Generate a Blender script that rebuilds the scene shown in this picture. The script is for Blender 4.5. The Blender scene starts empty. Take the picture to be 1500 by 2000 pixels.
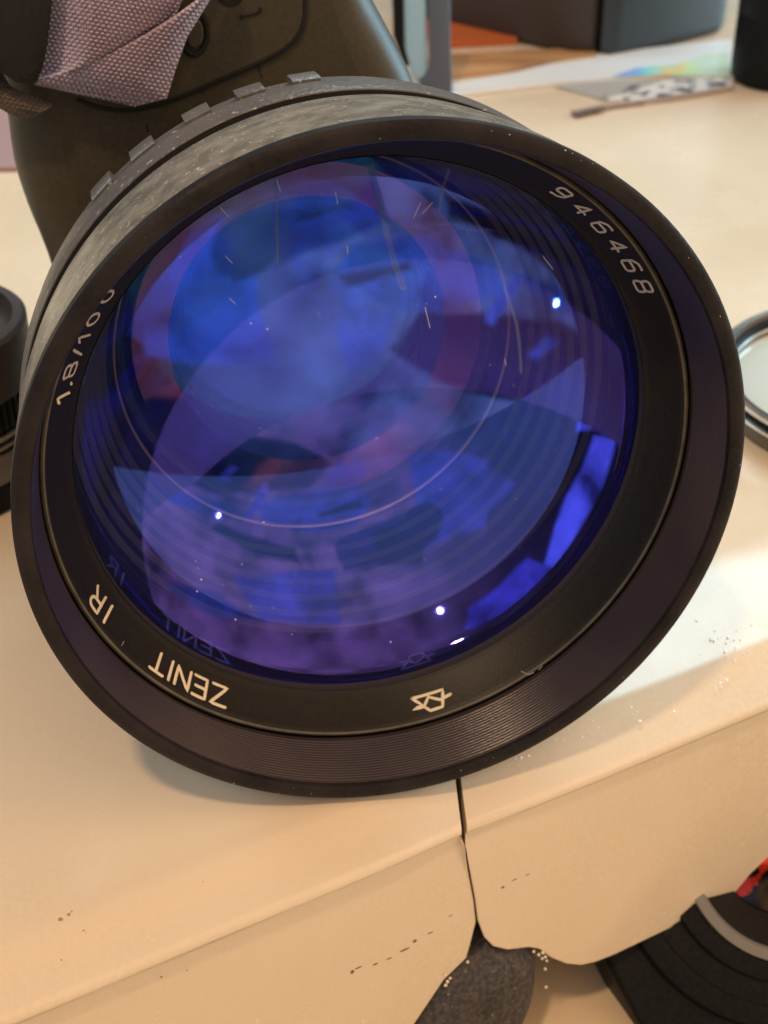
import bpy, bmesh, math, random
from mathutils import Vector, Matrix, noise
from math import sin, cos, pi, radians, sqrt
random.seed(7)
C = bpy.context.scene.collection
MM = 0.001

# ------------------------------------------------------------------ camera
PITCH = radians(34)
FPX = 2800.0                                   # focal length in photo pixels (1500 x 2000)
RX = Vector((1, 0, 0)); RY = Vector((0, sin(PITCH), cos(PITCH))); RZ = Vector((0, -cos(PITCH), sin(PITCH)))
def dirw(x, y, z): return RX*x + RY*y + RZ*z
RIM = Vector((.00179, .00142, -.17167))        # centre of the lens rim seen from the camera
AX = dirw(.23639, -.46129, .85518).normalized()  # optical axis, towards the viewer
H0 = .045*sqrt(1-AX.z**2) + .0004
CAM = Vector((0, 0, H0)) - dirw(*RIM)
cd = bpy.data.cameras.new('camera'); cam = bpy.data.objects.new('camera', cd); C.objects.link(cam)
cam.matrix_world = Matrix(((RX.x, RY.x, RZ.x, CAM.x), (RX.y, RY.y, RZ.y, CAM.y), (RX.z, RY.z, RZ.z, CAM.z), (0, 0, 0, 1)))
cd.sensor_fit = 'VERTICAL'; cd.sensor_height = 36; cd.lens = FPX*36/2000
cd.clip_start = .005; cd.clip_end = 20
cd.dof.use_dof = True; cd.dof.focus_distance = .170; cd.dof.aperture_fstop = 44
bpy.context.scene.camera = cam
def ray(x, y): return dirw((x-750)/FPX, (1000-y)/FPX, -1)
def px(x, y, z=0.0):                           # where the sight line meets the level z
    d = ray(x, y); return CAM + d*((z-CAM.z)/d.z)
def pxp(x, y, p, n):                           # where it meets a plane
    d = ray(x, y); return CAM + d*((p-CAM).dot(n)/d.dot(n))

# ------------------------------------------------------------------ light
w = bpy.data.worlds.new('World'); bpy.context.scene.world = w; w.use_nodes = True
vs = bpy.context.scene.view_settings; vs.view_transform = 'Standard'; vs.look = 'None'; vs.gamma = 1; vs.exposure = .12
bpy.context.scene.cycles.caustics_reflective = False
# made-up bright and dark patches, shaped for the glass reflections: colour and corner directions
MIRRORED_PATCHES = [
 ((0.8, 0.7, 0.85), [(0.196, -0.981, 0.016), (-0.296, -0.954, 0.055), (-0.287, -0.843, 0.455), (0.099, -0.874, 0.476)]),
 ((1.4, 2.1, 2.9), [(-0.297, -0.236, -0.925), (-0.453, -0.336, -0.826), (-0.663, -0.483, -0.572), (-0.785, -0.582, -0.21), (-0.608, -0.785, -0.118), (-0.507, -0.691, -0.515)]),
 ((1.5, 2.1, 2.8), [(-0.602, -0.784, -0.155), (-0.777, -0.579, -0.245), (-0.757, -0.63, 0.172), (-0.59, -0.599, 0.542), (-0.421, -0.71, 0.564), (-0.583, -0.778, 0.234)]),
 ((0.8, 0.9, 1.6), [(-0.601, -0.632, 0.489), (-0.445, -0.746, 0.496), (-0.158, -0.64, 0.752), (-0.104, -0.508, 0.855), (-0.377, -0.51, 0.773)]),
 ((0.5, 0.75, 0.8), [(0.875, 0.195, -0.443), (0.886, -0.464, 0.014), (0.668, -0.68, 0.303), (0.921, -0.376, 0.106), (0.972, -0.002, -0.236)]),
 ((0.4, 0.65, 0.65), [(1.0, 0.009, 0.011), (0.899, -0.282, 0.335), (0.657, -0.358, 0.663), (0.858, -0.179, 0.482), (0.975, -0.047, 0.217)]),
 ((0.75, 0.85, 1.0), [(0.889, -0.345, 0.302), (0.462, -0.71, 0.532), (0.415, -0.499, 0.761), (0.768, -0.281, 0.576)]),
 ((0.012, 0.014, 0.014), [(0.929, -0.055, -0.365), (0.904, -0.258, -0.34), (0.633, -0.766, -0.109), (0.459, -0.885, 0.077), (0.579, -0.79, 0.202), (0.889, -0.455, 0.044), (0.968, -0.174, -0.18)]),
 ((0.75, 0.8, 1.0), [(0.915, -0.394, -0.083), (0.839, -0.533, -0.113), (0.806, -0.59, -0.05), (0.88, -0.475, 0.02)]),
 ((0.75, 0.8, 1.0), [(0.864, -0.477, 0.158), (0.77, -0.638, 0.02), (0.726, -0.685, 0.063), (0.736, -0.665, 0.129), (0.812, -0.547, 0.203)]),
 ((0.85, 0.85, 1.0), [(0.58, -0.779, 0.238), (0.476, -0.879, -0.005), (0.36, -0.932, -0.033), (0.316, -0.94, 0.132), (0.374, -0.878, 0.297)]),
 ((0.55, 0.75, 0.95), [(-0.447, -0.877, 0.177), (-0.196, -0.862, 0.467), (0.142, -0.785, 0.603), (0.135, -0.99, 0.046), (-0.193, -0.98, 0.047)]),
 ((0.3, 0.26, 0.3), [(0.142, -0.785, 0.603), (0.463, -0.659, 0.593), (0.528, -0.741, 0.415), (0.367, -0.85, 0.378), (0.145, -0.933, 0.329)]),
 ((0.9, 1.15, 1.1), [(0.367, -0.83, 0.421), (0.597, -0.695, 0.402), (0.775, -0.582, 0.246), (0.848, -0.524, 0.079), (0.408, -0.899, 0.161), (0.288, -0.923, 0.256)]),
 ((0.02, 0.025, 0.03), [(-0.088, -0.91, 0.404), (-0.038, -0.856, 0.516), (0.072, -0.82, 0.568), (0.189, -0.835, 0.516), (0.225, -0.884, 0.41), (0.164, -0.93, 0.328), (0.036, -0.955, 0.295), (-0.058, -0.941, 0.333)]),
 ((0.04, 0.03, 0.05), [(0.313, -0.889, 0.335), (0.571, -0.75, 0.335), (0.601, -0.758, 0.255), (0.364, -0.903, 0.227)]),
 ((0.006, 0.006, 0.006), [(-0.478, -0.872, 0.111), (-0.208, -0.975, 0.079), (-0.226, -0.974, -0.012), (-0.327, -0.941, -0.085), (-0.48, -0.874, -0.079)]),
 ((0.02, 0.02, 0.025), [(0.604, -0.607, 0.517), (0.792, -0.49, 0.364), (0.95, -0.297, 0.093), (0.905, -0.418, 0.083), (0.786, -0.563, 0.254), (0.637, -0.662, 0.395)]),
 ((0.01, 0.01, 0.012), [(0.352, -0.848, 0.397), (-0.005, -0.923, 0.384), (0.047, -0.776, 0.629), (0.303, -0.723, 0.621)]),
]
def world_nodes():
    nt = w.node_tree; N = nt.nodes; L = nt.links; bg = N['Background']
    tc = N.new('ShaderNodeTexCoord'); D = tc.outputs['Generated']
    sp = N.new('ShaderNodeSeparateXYZ'); L.new(D, sp.inputs[0])
    nz = N.new('ShaderNodeTexNoise'); nz.inputs['Scale'].default_value = 3.0; nz.inputs['Detail'].default_value = 2; L.new(D, nz.inputs['Vector'])
    dis = N.new('ShaderNodeVectorMath'); dis.operation = 'MULTIPLY_ADD'; L.new(nz.outputs['Color'], dis.inputs[0]); dis.inputs[1].default_value = (.06, .06, .06); L.new(D, dis.inputs[2])
    r = N.new('ShaderNodeValToRGB'); cr = r.color_ramp
    cr.elements[0].position = .30; cr.elements[0].color = (.05, .04, .035, 1)
    cr.elements[1].position = .95; cr.elements[1].color = (.30, .24, .19, 1)
    e = cr.elements.new(.55); e.color = (.09, .07, .06, 1)
    mr = N.new('ShaderNodeMapRange'); mr.inputs['From Min'].default_value = -1; L.new(sp.outputs['Z'], mr.inputs['Value']); L.new(mr.outputs[0], r.inputs[0])
    out = r.outputs[0]
    gd = N.new('ShaderNodeVectorMath'); gd.operation = 'DOT_PRODUCT'; L.new(D, gd.inputs[0]); gd.inputs[1].default_value = Vector((.78, -.50, .32)).normalized()
    gm = N.new('ShaderNodeMapRange'); gm.interpolation_type = 'SMOOTHERSTEP'; gm.inputs['From Min'].default_value = .15; gm.inputs['From Max'].default_value = 1.0; L.new(gd.outputs['Value'], gm.inputs['Value'])
    gx = N.new('ShaderNodeMix'); gx.data_type = 'RGBA'; L.new(gm.outputs[0], gx.inputs['Factor']); L.new(out, gx.inputs['A']); gx.inputs['B'].default_value = (2.25, 1.36, .72, 1); out = gx.outputs['Result']  # warm glow added to the surroundings as soft fill from the right
    wn = N.new('ShaderNodeTexNoise'); wn.inputs['Scale'].default_value = 5; wn.inputs['Detail'].default_value = 4; L.new(D, wn.inputs['Vector'])
    for col, dirs in MIRRORED_PATCHES:
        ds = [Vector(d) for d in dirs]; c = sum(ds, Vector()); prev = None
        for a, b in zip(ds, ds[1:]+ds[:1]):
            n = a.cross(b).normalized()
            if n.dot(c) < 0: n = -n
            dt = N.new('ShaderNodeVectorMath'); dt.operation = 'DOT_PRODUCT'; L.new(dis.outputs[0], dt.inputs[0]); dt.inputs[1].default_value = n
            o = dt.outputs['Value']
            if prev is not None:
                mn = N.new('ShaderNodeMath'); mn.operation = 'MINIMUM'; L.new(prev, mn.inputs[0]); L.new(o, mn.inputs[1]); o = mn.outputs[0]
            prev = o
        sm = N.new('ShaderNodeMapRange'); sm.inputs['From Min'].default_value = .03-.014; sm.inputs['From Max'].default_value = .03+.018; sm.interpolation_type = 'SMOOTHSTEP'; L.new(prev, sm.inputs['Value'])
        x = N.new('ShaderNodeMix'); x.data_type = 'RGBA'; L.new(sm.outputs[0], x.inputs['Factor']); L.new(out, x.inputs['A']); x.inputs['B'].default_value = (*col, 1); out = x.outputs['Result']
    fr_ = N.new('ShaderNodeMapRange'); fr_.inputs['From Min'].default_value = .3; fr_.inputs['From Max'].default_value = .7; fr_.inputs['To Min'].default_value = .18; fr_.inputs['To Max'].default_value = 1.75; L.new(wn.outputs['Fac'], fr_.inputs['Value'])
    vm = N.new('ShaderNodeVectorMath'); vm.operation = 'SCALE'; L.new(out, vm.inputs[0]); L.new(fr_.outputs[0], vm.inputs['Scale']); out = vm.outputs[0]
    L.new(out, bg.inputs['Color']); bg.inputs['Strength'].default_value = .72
world_nodes()
def lamp(kind, name, loc, target, power, col, **k):
    l = bpy.data.lights.new(name, kind); o = bpy.data.objects.new(name, l); C.objects.link(o)
    o.location = loc; d = (Vector(target)-Vector(loc)).normalized()
    o.rotation_euler = d.to_track_quat('-Z', 'Y').to_euler(); l.energy = power; l.color = col
    for a, b in k.items(): setattr(l, a, b)
    return o
# warm ceiling light, cool window behind the desk, two bare bulbs
lamp('AREA', 'ceiling_lamp', (-.221, -.486, 1.0735), (0, 0, 0), 5.5, (1, .65, .37), shape='DISK', size=.075)
def azel(az, el, d): return Vector((sin(radians(az))*cos(radians(el)), cos(radians(az))*cos(radians(el)), sin(radians(el))))*d
lamp('AREA', 'window_light', azel(17, 46.5, 1.3), (.02, .02, 0), 9, (.66, .90, 1), shape='RECTANGLE', size=.86, size_y=.52)
lamp('AREA', 'window_light', azel(-66, 36, 1.1), (-.1, .05, 0), 3.2, (.70, .88, 1), shape='RECTANGLE', size=.5, size_y=.45)
lamp('AREA', 'cool_edge_light', azel(54, 12, 1.0), (0, .05, .05), 8.0, (.45, .80, 1), shape='RECTANGLE', size=.40, size_y=.45)  # cool lamp added to brighten the right edge of the camera body
lamp('POINT', 'bulb', Vector((-.0469, -.6089, .7224)), (0, 0, 0), 1.2, (1, .85, .65), shadow_soft_size=.016)
lamp('POINT', 'bulb', Vector((.7183, -.3705, .0858)), (0, 0, 0), .35, (.8, .9, 1), shadow_soft_size=.010)

# ------------------------------------------------------------------ materials
def mat(name, base, rough=.5, metal=0.0, bump=0.0, bscale=400, var=None, vscale=40, spec=.5, coat=0.0, flecks=None, stretch=None, fine=0.0):
    """base colour with an optional second colour mixed by noise, fine bump and flecks of wear or painted glints"""
    m = bpy.data.materials.new(name); m.use_nodes = True
    nt = m.node_tree; N = nt.nodes; L = nt.links; b = N['Principled BSDF']
    b.inputs['Roughness'].default_value = rough; b.inputs['Metallic'].default_value = metal
    b.inputs['Specular IOR Level'].default_value = spec; b.inputs['Coat Weight'].default_value = coat
    tc = N.new('ShaderNodeTexCoord'); src = tc.outputs['Object']
    if stretch:
        mp = N.new('ShaderNodeMapping'); mp.inputs['Scale'].default_value = stretch; L.new(src, mp.inputs[0]); src = mp.outputs[0]
    def nz(s, d=3):
        n = N.new('ShaderNodeTexNoise'); n.inputs['Scale'].default_value = s; n.inputs['Detail'].default_value = d; L.new(src, n.inputs['Vector']); return n.outputs['Fac']
    col = N.new('ShaderNodeRGB'); col.outputs[0].default_value = (*base, 1); out = col.outputs[0]
    def mix(fac, c):
        nonlocal out
        x = N.new('ShaderNodeMix'); x.data_type = 'RGBA'; L.new(fac, x.inputs['Factor']); L.new(out, x.inputs['A']); x.inputs['B'].default_value = (*c, 1); out = x.outputs['Result']
    def ramp(f, a, bb):
        r = N.new('ShaderNodeMapRange'); r.inputs['From Min'].default_value = a; r.inputs['From Max'].default_value = bb; L.new(f, r.inputs['Value']); return r.outputs[0]
    if var: mix(ramp(nz(vscale, 6), .38, .66), var)
    if fine: mix(ramp(nz(1500, 2), .3, 1.0), tuple(min(1, c*(1+fine)+fine*.02) for c in base))
    if flecks:
        fc, fs, ft = flecks; mix(ramp(nz(fs, 4), ft, ft+.03), fc)
    L.new(out, b.inputs['Base Color'])
    if bump:
        bp = N.new('ShaderNodeBump'); bp.inputs['Strength'].default_value = bump; bp.inputs['Distance'].default_value = .0003
        L.new(nz(bscale, 4), bp.inputs['Height']); L.new(bp.outputs[0], b.inputs['Normal'])
    return m
def coating(name, tint, trans, rough=.02, uneven=None):
    """coated optical face: a tinted reflection laid over what is seen through the glass"""
    m = bpy.data.materials.new(name); m.use_nodes = True
    nt = m.node_tree; N = nt.nodes; L = nt.links; N.remove(N['Principled BSDF'])
    g = N.new('ShaderNodeBsdfAnisotropic'); g.inputs['Roughness'].default_value = rough; g.inputs['Color'].default_value = (*tint, 1)
    t = N.new('ShaderNodeBsdfTransparent'); t.inputs['Color'].default_value = (trans, trans, trans, 1)
    lw = N.new('ShaderNodeLayerWeight'); lw.inputs['Blend'].default_value = .35
    if uneven:
        x = N.new('ShaderNodeMix'); x.data_type = 'RGBA'; x.inputs['A'].default_value = (*tint, 1); x.inputs['B'].default_value = (*uneven, 1)
        mr = N.new('ShaderNodeMapRange'); mr.inputs['From Min'].default_value = .1; mr.inputs['From Max'].default_value = .7
        L.new(lw.outputs['Facing'], mr.inputs['Value']); L.new(mr.outputs[0], x.inputs['Factor']); L.new(x.outputs['Result'], g.inputs['Color'])
    a = N.new('ShaderNodeAddShader'); L.new(g.outputs[0], a.inputs[0]); L.new(t.outputs[0], a.inputs[1])
    L.new(a.outputs[0], N['Material Output'].inputs['Surface'])
    return m
M = {}
M['slab'] = mat('slab_plastic', (.72, .62, .475), .17, bump=.02, bscale=250, spec=.75, var=(.60, .50, .36), vscale=12, fine=.02)
def smudge(m, lo, hi, scale):
    nt = m.node_tree; N = nt.nodes; L = nt.links; tc = N.new('ShaderNodeTexCoord'); n = N.new('ShaderNodeTexNoise'); n.inputs['Scale'].default_value = scale; n.inputs['Detail'].default_value = 8; n.inputs['Roughness'].default_value = .65
    mr = N.new('ShaderNodeMapRange'); mr.inputs['From Min'].default_value = .35; mr.inputs['From Max'].default_value = .7; mr.inputs['To Min'].default_value = lo; mr.inputs['To Max'].default_value = hi
    L.new(tc.outputs['Object'], n.inputs['Vector']); L.new(n.outputs['Fac'], mr.inputs['Value']); L.new(mr.outputs[0], N['Principled BSDF'].inputs['Roughness'])
smudge(M['slab'], .13, .34, 35)
M['under'] = mat('lower_surface', (.72, .60, .42), .5, bump=.1, bscale=200, var=(.68, .55, .38), vscale=10)
M['dirt'] = mat('dirt', (.16, .10, .07), .9)
M['dirt2'] = mat('rusty_dirt', (.42, .22, .14), .9)
M['crumb'] = mat('crumb', (.75, .68, .56), .7)
M['rimblack'] = mat('rim_anodised', (.008, .0072, .0078), .5, spec=.14, bump=.25, bscale=1500, var=(.026, .022, .022), vscale=120, fine=.5)
smudge(M['rimblack'], .38, .62, 160)
M['thread'] = mat('thread_anodised', (.032, .025, .023), .30, bump=.1, bscale=1500, spec=.8, var=(.048, .038, .034), vscale=60)
M['side'] = mat('barrel_paint_worn', (.15, .138, .112), .26, spec=1.0, bump=.6, bscale=900, var=(.28, .26, .21), vscale=300, flecks=((.5, .46, .4), 1300, .645))
M['grip'] = mat('grip_paint_worn', (.09, .082, .075), .34, bump=.5, bscale=1100, var=(.11, .10, .09), vscale=200, flecks=((.36, .33, .29), 1400, .65))
M['black'] = mat('matt_black', (.006, .006, .006), .75)
M['namering'] = mat('name_ring_black', (.007, .007, .006), .45, spec=.25, bump=.1, bscale=2500, fine=.3)
M['paint'] = mat('engraving_paint', (.80, .72, .55), .5)
M['paintg'] = mat('engraving_paint_grey', (.50, .46, .44), .5)
M['brass'] = mat('ring_chamfer', (.62, .45, .32), .38, metal=.6)
M['inner'] = mat('inner_barrel', (.008, .007, .008), .5)
M['ground'] = mat('ground_edge', (.05, .045, .045), .5)
M['body'] = mat('camera_plastic', (.044, .037, .021), .45, spec=.3, bump=.16, bscale=4500, var=(.037, .031, .018), vscale=30, fine=.3)
M['gap'] = mat('seam_black', (.004, .004, .004), .9)
M['darkp'] = mat('black_plastic', (.006, .0065, .007), .4, spec=.08, bump=.12, bscale=4000, fine=.4)
M['strap'] = mat('strap_weave', (.54, .47, .55), .55, bump=.2, bscale=2500, var=(.42, .33, .38), vscale=60)
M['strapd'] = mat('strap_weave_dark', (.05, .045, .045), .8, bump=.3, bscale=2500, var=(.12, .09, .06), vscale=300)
M['chrome'] = mat('chrome', (.72, .74, .74), .16, metal=1)
M['silver'] = mat('silver_plastic', (.15, .15, .14), .35, fine=.1)
M['glassplate'] = mat('pale_glass', (.50, .56, .53), .12)
M['brown'] = mat('brown_wall', (.12, .095, .07), .4, fine=.3)
M['slate'] = mat('slate_plastic', (.075, .095, .14), .35)
M['pale_blue'] = mat('pale_blue_plastic', (.26, .45, .62), .3)
M['teal'] = mat('grey_rubber', (.018, .027, .034), .5, fine=.5, bump=.4, bscale=2000)
M['brownp'] = mat('brown_black_plastic', (.030, .021, .017), .5, fine=.6, bump=.4, bscale=2000)
M['orange'] = mat('orange_card', (.50, .12, .03), .6)
M['wood'] = mat('tan_card', (.55, .34, .17), .55, var=(.35, .19, .09), vscale=25, stretch=(1, 5, 1))
M['white'] = mat('white_sheet', (.78, .82, .84), .25)
M['grey'] = mat('grey_sheet', (.42, .43, .42), .4)
M['tool'] = mat('tool_brown', (.30, .24, .21), .4)
M['stone'] = mat('dusty_rubber', (.022, .021, .023), .7, bump=.9, bscale=1400, var=(.075, .068, .070), vscale=1300, flecks=((.30, .27, .25), 1500, .68))
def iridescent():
    m = mat('iridescent_film', (.7, .75, .8), .15); nt = m.node_tree; N = nt.nodes; L = nt.links; b = N['Principled BSDF']  # rainbow sheen put into the base colour
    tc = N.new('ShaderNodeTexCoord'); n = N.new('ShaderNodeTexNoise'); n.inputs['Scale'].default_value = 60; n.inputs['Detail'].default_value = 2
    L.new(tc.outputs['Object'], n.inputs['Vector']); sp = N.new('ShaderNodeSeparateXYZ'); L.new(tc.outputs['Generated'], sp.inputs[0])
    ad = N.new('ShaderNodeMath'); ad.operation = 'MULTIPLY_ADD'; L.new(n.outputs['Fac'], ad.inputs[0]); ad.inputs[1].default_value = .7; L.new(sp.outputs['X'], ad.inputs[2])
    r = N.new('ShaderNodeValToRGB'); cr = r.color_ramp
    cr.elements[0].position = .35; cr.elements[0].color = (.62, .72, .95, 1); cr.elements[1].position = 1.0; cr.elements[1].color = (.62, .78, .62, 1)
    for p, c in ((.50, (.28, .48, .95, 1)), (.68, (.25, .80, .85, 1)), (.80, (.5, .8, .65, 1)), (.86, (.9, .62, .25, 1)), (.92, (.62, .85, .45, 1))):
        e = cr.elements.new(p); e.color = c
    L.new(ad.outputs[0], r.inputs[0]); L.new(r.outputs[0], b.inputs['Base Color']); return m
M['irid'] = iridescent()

# ------------------------------------------------------------------ helpers
def empty(name, label, cat, mw=None, loc=(0, 0, 0), group=None):
    o = bpy.data.objects.new(name, None); C.objects.link(o); o.empty_display_size = .01
    o.matrix_world = mw if mw is not None else Matrix.Translation(loc)
    tag(o, label, cat, group); return o
def tag(o, label, cat=None, group=None, kind=None):
    if label: o['label'] = label
    if cat: o['category'] = cat
    if group: o['group'] = group
    if kind: o['kind'] = kind
def finish(bm, name, mats, parent=None, sharp=35, smooth=True, world=True):
    """link a bmesh; world=True: its coordinates are world ones and are brought into the parent's frame"""
    if not isinstance(mats, (list, tuple)): mats = [mats]
    bmesh.ops.recalc_face_normals(bm, faces=bm.faces)
    for f in bm.faces: f.smooth = smooth and len(f.verts) < 12
    a = radians(sharp)
    for e in bm.edges:
        if len(e.link_faces) == 2 and e.calc_face_angle(0) > a: e.smooth = False
    me = bpy.data.meshes.new(name); bm.to_mesh(me); bm.free()
    o = bpy.data.objects.new(name, me); C.objects.link(o)
    for m in mats: me.materials.append(m)
    if parent is not None:
        o.parent = parent
        if world:
            inv = full(parent).inverted(); me.transform(inv)
    elif world:
        c = sum((v.co for v in me.vertices), Vector())/max(1, len(me.vertices))
        me.transform(Matrix.Translation(-c)); o.location = c
    return o
def full(o):
    m = Matrix.Identity(4)
    while o is not None:
        m = (Matrix.LocRotScale(o.location, o.rotation_euler, o.scale)) @ m; o = o.parent
    return m
def lathe(prof, segs=192, closed=True, mats_of=None, t0=0, t1=2*pi, fr=None):
    """prof: (r, z) in mm around Z; closed profiles give solids"""
    bm = bmesh.new(); rings = []
    full_turn = abs(t1-t0-2*pi) < 1e-6; n = segs if full_turn else segs+1
    for r, z in prof:
        if r < 1e-6: rings.append([bm.verts.new((0, 0, z*MM))]); continue
        rings.append([bm.verts.new((r*MM*cos(t0+(t1-t0)*k/segs), r*MM*sin(t0+(t1-t0)*k/segs), z*MM)) for k in range(n)])
    pairs = list(zip(rings, rings[1:]))
    if closed: pairs.append((rings[-1], rings[0]))
    for i, (A, B) in enumerate(pairs):
        for k in range(segs):
            k2 = (k+1) % n
            if len(A) == 1 and len(B) == 1: continue
            if len(A) == 1: f = bm.faces.new((A[0], B[k], B[k2]))
            elif len(B) == 1: f = bm.faces.new((A[k], B[0], A[k2]))
            else: f = bm.faces.new((A[k], B[k], B[k2], A[k2]))
            if mats_of: f.material_index = mats_of(i)
    if fr is not None: bmesh.ops.transform(bm, matrix=fr, verts=bm.verts)
    return bm
def prism(pts, ext, bevel=0, segs=3):
    """pts: world points of an outline; extruded by the vector ext"""
    bm = bmesh.new(); A = [bm.verts.new(p) for p in pts]; B = [bm.verts.new(p+ext) for p in pts]; n = len(pts)
    bm.faces.new(A); bm.faces.new(B[::-1])
    for k in range(n): bm.faces.new((A[k], B[k], B[(k+1) % n], A[(k+1) % n]))
    bmesh.ops.recalc_face_normals(bm, faces=bm.faces)
    if bevel:
        es = [e for e in bm.edges if e.calc_face_angle(0) > radians(40)]
        bmesh.ops.bevel(bm, geom=es, offset=bevel, segments=segs, profile=.5, affect='EDGES')
    return bm
def box(o, ux, uy, uz, bevel=0, segs=2):
    return prism([o, o+ux, o+ux+uy, o+uy], uz, bevel, segs)
def tube(path, r, sides=8, closed=False, flat=1.0, up=None):
    bm = bmesh.new(); n = len(path); rings = []
    for i, p in enumerate(path):
        a = path[i-1] if (i or closed) else path[i]; b = path[(i+1) % n] if (i < n-1 or closed) else path[i]
        t = (b-a).normalized(); u = (up if up is not None else Vector((0, 0, 1))); s = t.cross(u)
        if s.length < 1e-6: s = t.orthogonal()
        s.normalize(); v = s.cross(t).normalized()
        rings.append([bm.verts.new(p+s*(r*cos(2*pi*k/sides))+v*(r*flat*sin(2*pi*k/sides))) for k in range(sides)])
    for i in range(n if closed else n-1):
        A, B = rings[i], rings[(i+1) % n]
        for k in range(sides): bm.faces.new((A[k], B[k], B[(k+1) % sides], A[(k+1) % sides]))
    if not closed: bm.faces.new(rings[0]); bm.faces.new(rings[-1][::-1])
    return bm
def smooth_path(pts, n=8, closed=False):
    out = []; m = len(pts)
    for i in range(m if closed else m-1):
        g = (lambda k: pts[k % m]) if closed else (lambda k: pts[min(max(k, 0), m-1)])
        p0, p1, p2, p3 = g(i-1), g(i), g(i+1), g(i+2)
        for k in range(n):
            t = k/n; out.append(.5*((2*p1)+(p2-p0)*t+(2*p0-5*p1+4*p2-p3)*t*t+(3*p1-p0-3*p2+p3)*t**3))
    if not closed: out.append(pts[-1].copy())
    return out
def join(bm, other):
    me = bpy.data.meshes.new('tmp'); other.to_mesh(me); other.free(); bm.from_mesh(me); bpy.data.meshes.remove(me)
def blob(c, r, ex=(1, 1, 1), seed=0, amp=.25, sub=1):
    bm = bmesh.new(); bmesh.ops.create_icosphere(bm, subdivisions=sub, radius=1)
    for v in bm.verts:
        k = 1+amp*noise.noise(v.co*1.7+Vector((seed*3.1, seed, 0))); v.co = Vector((v.co.x*ex[0], v.co.y*ex[1], v.co.z*ex[2]))*r*k+c
    return bm

# ------------------------------------------------------------------ the two slabs and the surface under them
LT = 0.0                                        # level of the slab tops
e0 = px(0, 1990, -.0045); e1 = px(1500, 1370, -.0045)   # the ridge along the front edge
ED = (e1-e0); ED.z = 0; ED.normalize(); EN = Vector((ED.y, -ED.x, 0))   # along the edge; outwards, towards the viewer
if EN.y > 0: EN = -EN
fp = e0.copy()
def onfront(x, y): return pxp(x, y, fp, EN)
b0 = onfront(1500, 1720); b1 = onfront(1200, 1866)
ZB = (b0.z+b1.z)/2
def along(p): return (p-fp).dot(ED)
def slab(name, label, face, top, back=.62, cut=0):
    """face: (s, z) outline of the front face below the ridge, left to right under it; top: left and right s of the top"""
    # cross-section lofted backwards: ridge bead, sloping shoulder, top
    bm = bmesh.new()
    sec = [(.0, -.0066), (.0004, -.0060), (.0010, -.0052), (.0012, -.0046), (.0009, -.0040), (.0001, -.0036), (-.0015, -.0031), (-.0045, -.0017), (-.0068, -.0006), (-.0085, 0), (-.03, 0), (-.10, 0), (-back, 0)]
    nS = 40; s0, s1 = top
    rows = []
    for o, z in sec:
        row = []
        for k in range(nS+1):
            u = k/nS; t0_ = s0+(slope*(-o) if cut < 0 else 0); t1_ = s1+(slope*(-o) if cut > 0 else 0); s = t0_+(t1_-t0_)*u
            corner = 0
            for e, sg in ((t0_, 1), (t1_, -1)):      # rounded ends at the crack
                dd = abs(s-e)
                if dd < .003 and abs(e) < .4: corner = max(corner, (1-dd/.003)**2*.0010)
            wob = .00025*noise.noise(Vector((s*60, o*40, 3)))
            p = Vector((fp.x, fp.y, 0))+ED*s+EN*(o+wob-(corner if o > -.02 else 0)); p.z = z-corner*.6+LT
            row.append(bm.verts.new(p))
        rows.append(row)
    for A, B in zip(rows, rows[1:]):
        for k in range(nS): bm.faces.new((A[k], A[k+1], B[k+1], B[k]))
    # front face polygon and underside
    low = [(s, z) for s, z in face]
    lowv = [bm.verts.new(Vector((fp.x, fp.y, z))+ED*s) for s, z in low]
    bm.verts.ensure_lookup_table(); ff = bm.faces.new(rows[0]+lowv[::-1]); topset = set(rows[0])
    backlow = [bm.verts.new(Vector((fp.x, fp.y, z))+ED*(s+(slope*back if abs(s) < .3 else 0))+EN*(-back)) for s, z in low]
    bm.faces.new((rows[-1]+backlow[::-1])[::-1])
    L = [rows[0][0]]+lowv+[rows[0][-1]]; Bk = [rows[-1][0]]+backlow+[rows[-1][-1]]
    for i in range(len(lowv)-1): bm.faces.new((lowv[i], lowv[i+1], backlow[i+1], backlow[i]))
    bm.faces.new([r[0] for r in rows]+[backlow[0], lowv[0]])
    bm.faces.new(([r[-1] for r in rows]+[backlow[-1], lowv[-1]])[::-1])
    es = [e for e in ff.edges if not (e.verts[0] in topset and e.verts[1] in topset)]
    bmesh.ops.recalc_face_normals(bm, faces=bm.faces)
    bmesh.ops.bevel(bm, geom=es, offset=.0011, segments=4, profile=.5, affect='EDGES', clamp_overlap=True)
    big = max((f for f in bm.faces), key=lambda f: len(f.verts) if abs(f.calc_center_median().y-fp.y) < .2 and abs(f.normal.z) < .3 else 0) if False else None
    o = finish(bm, name, M['slab'], None, 62); tag(o, label, 'slab', 'slabs butted side by side'); return o
def fz(x, y): p = onfront(x, y); return along(p), p.z
hid = px(640, 120); slope = (along(hid)-along(onfront(905, 1625)))/-(hid-fp).dot(EN)
lf = [(-.45, ZB)]+[fz(*q) for q in ((770, 2075), (812, 1998), (868, 1915), (912, 1872), (922, 1835), (930, 1802), (925, 1760), (914, 1700), (906, 1650))]
rf = [fz(*q) for q in ((909, 1650), (917, 1700), (928, 1760), (933, 1800), (945, 1832), (962, 1850), (990, 1857), (1030, 1852), (1052, 1855), (1075, 1872), (1105, 1884), (1135, 1887), (1165, 1880), (1200, 1866))]+[(.5, ZB)]
slab('white_slab', 'cream plastic slab with brown stain specks, left of the crack', lf, (-.45, along(onfront(906, 1628))), cut=1)
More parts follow.
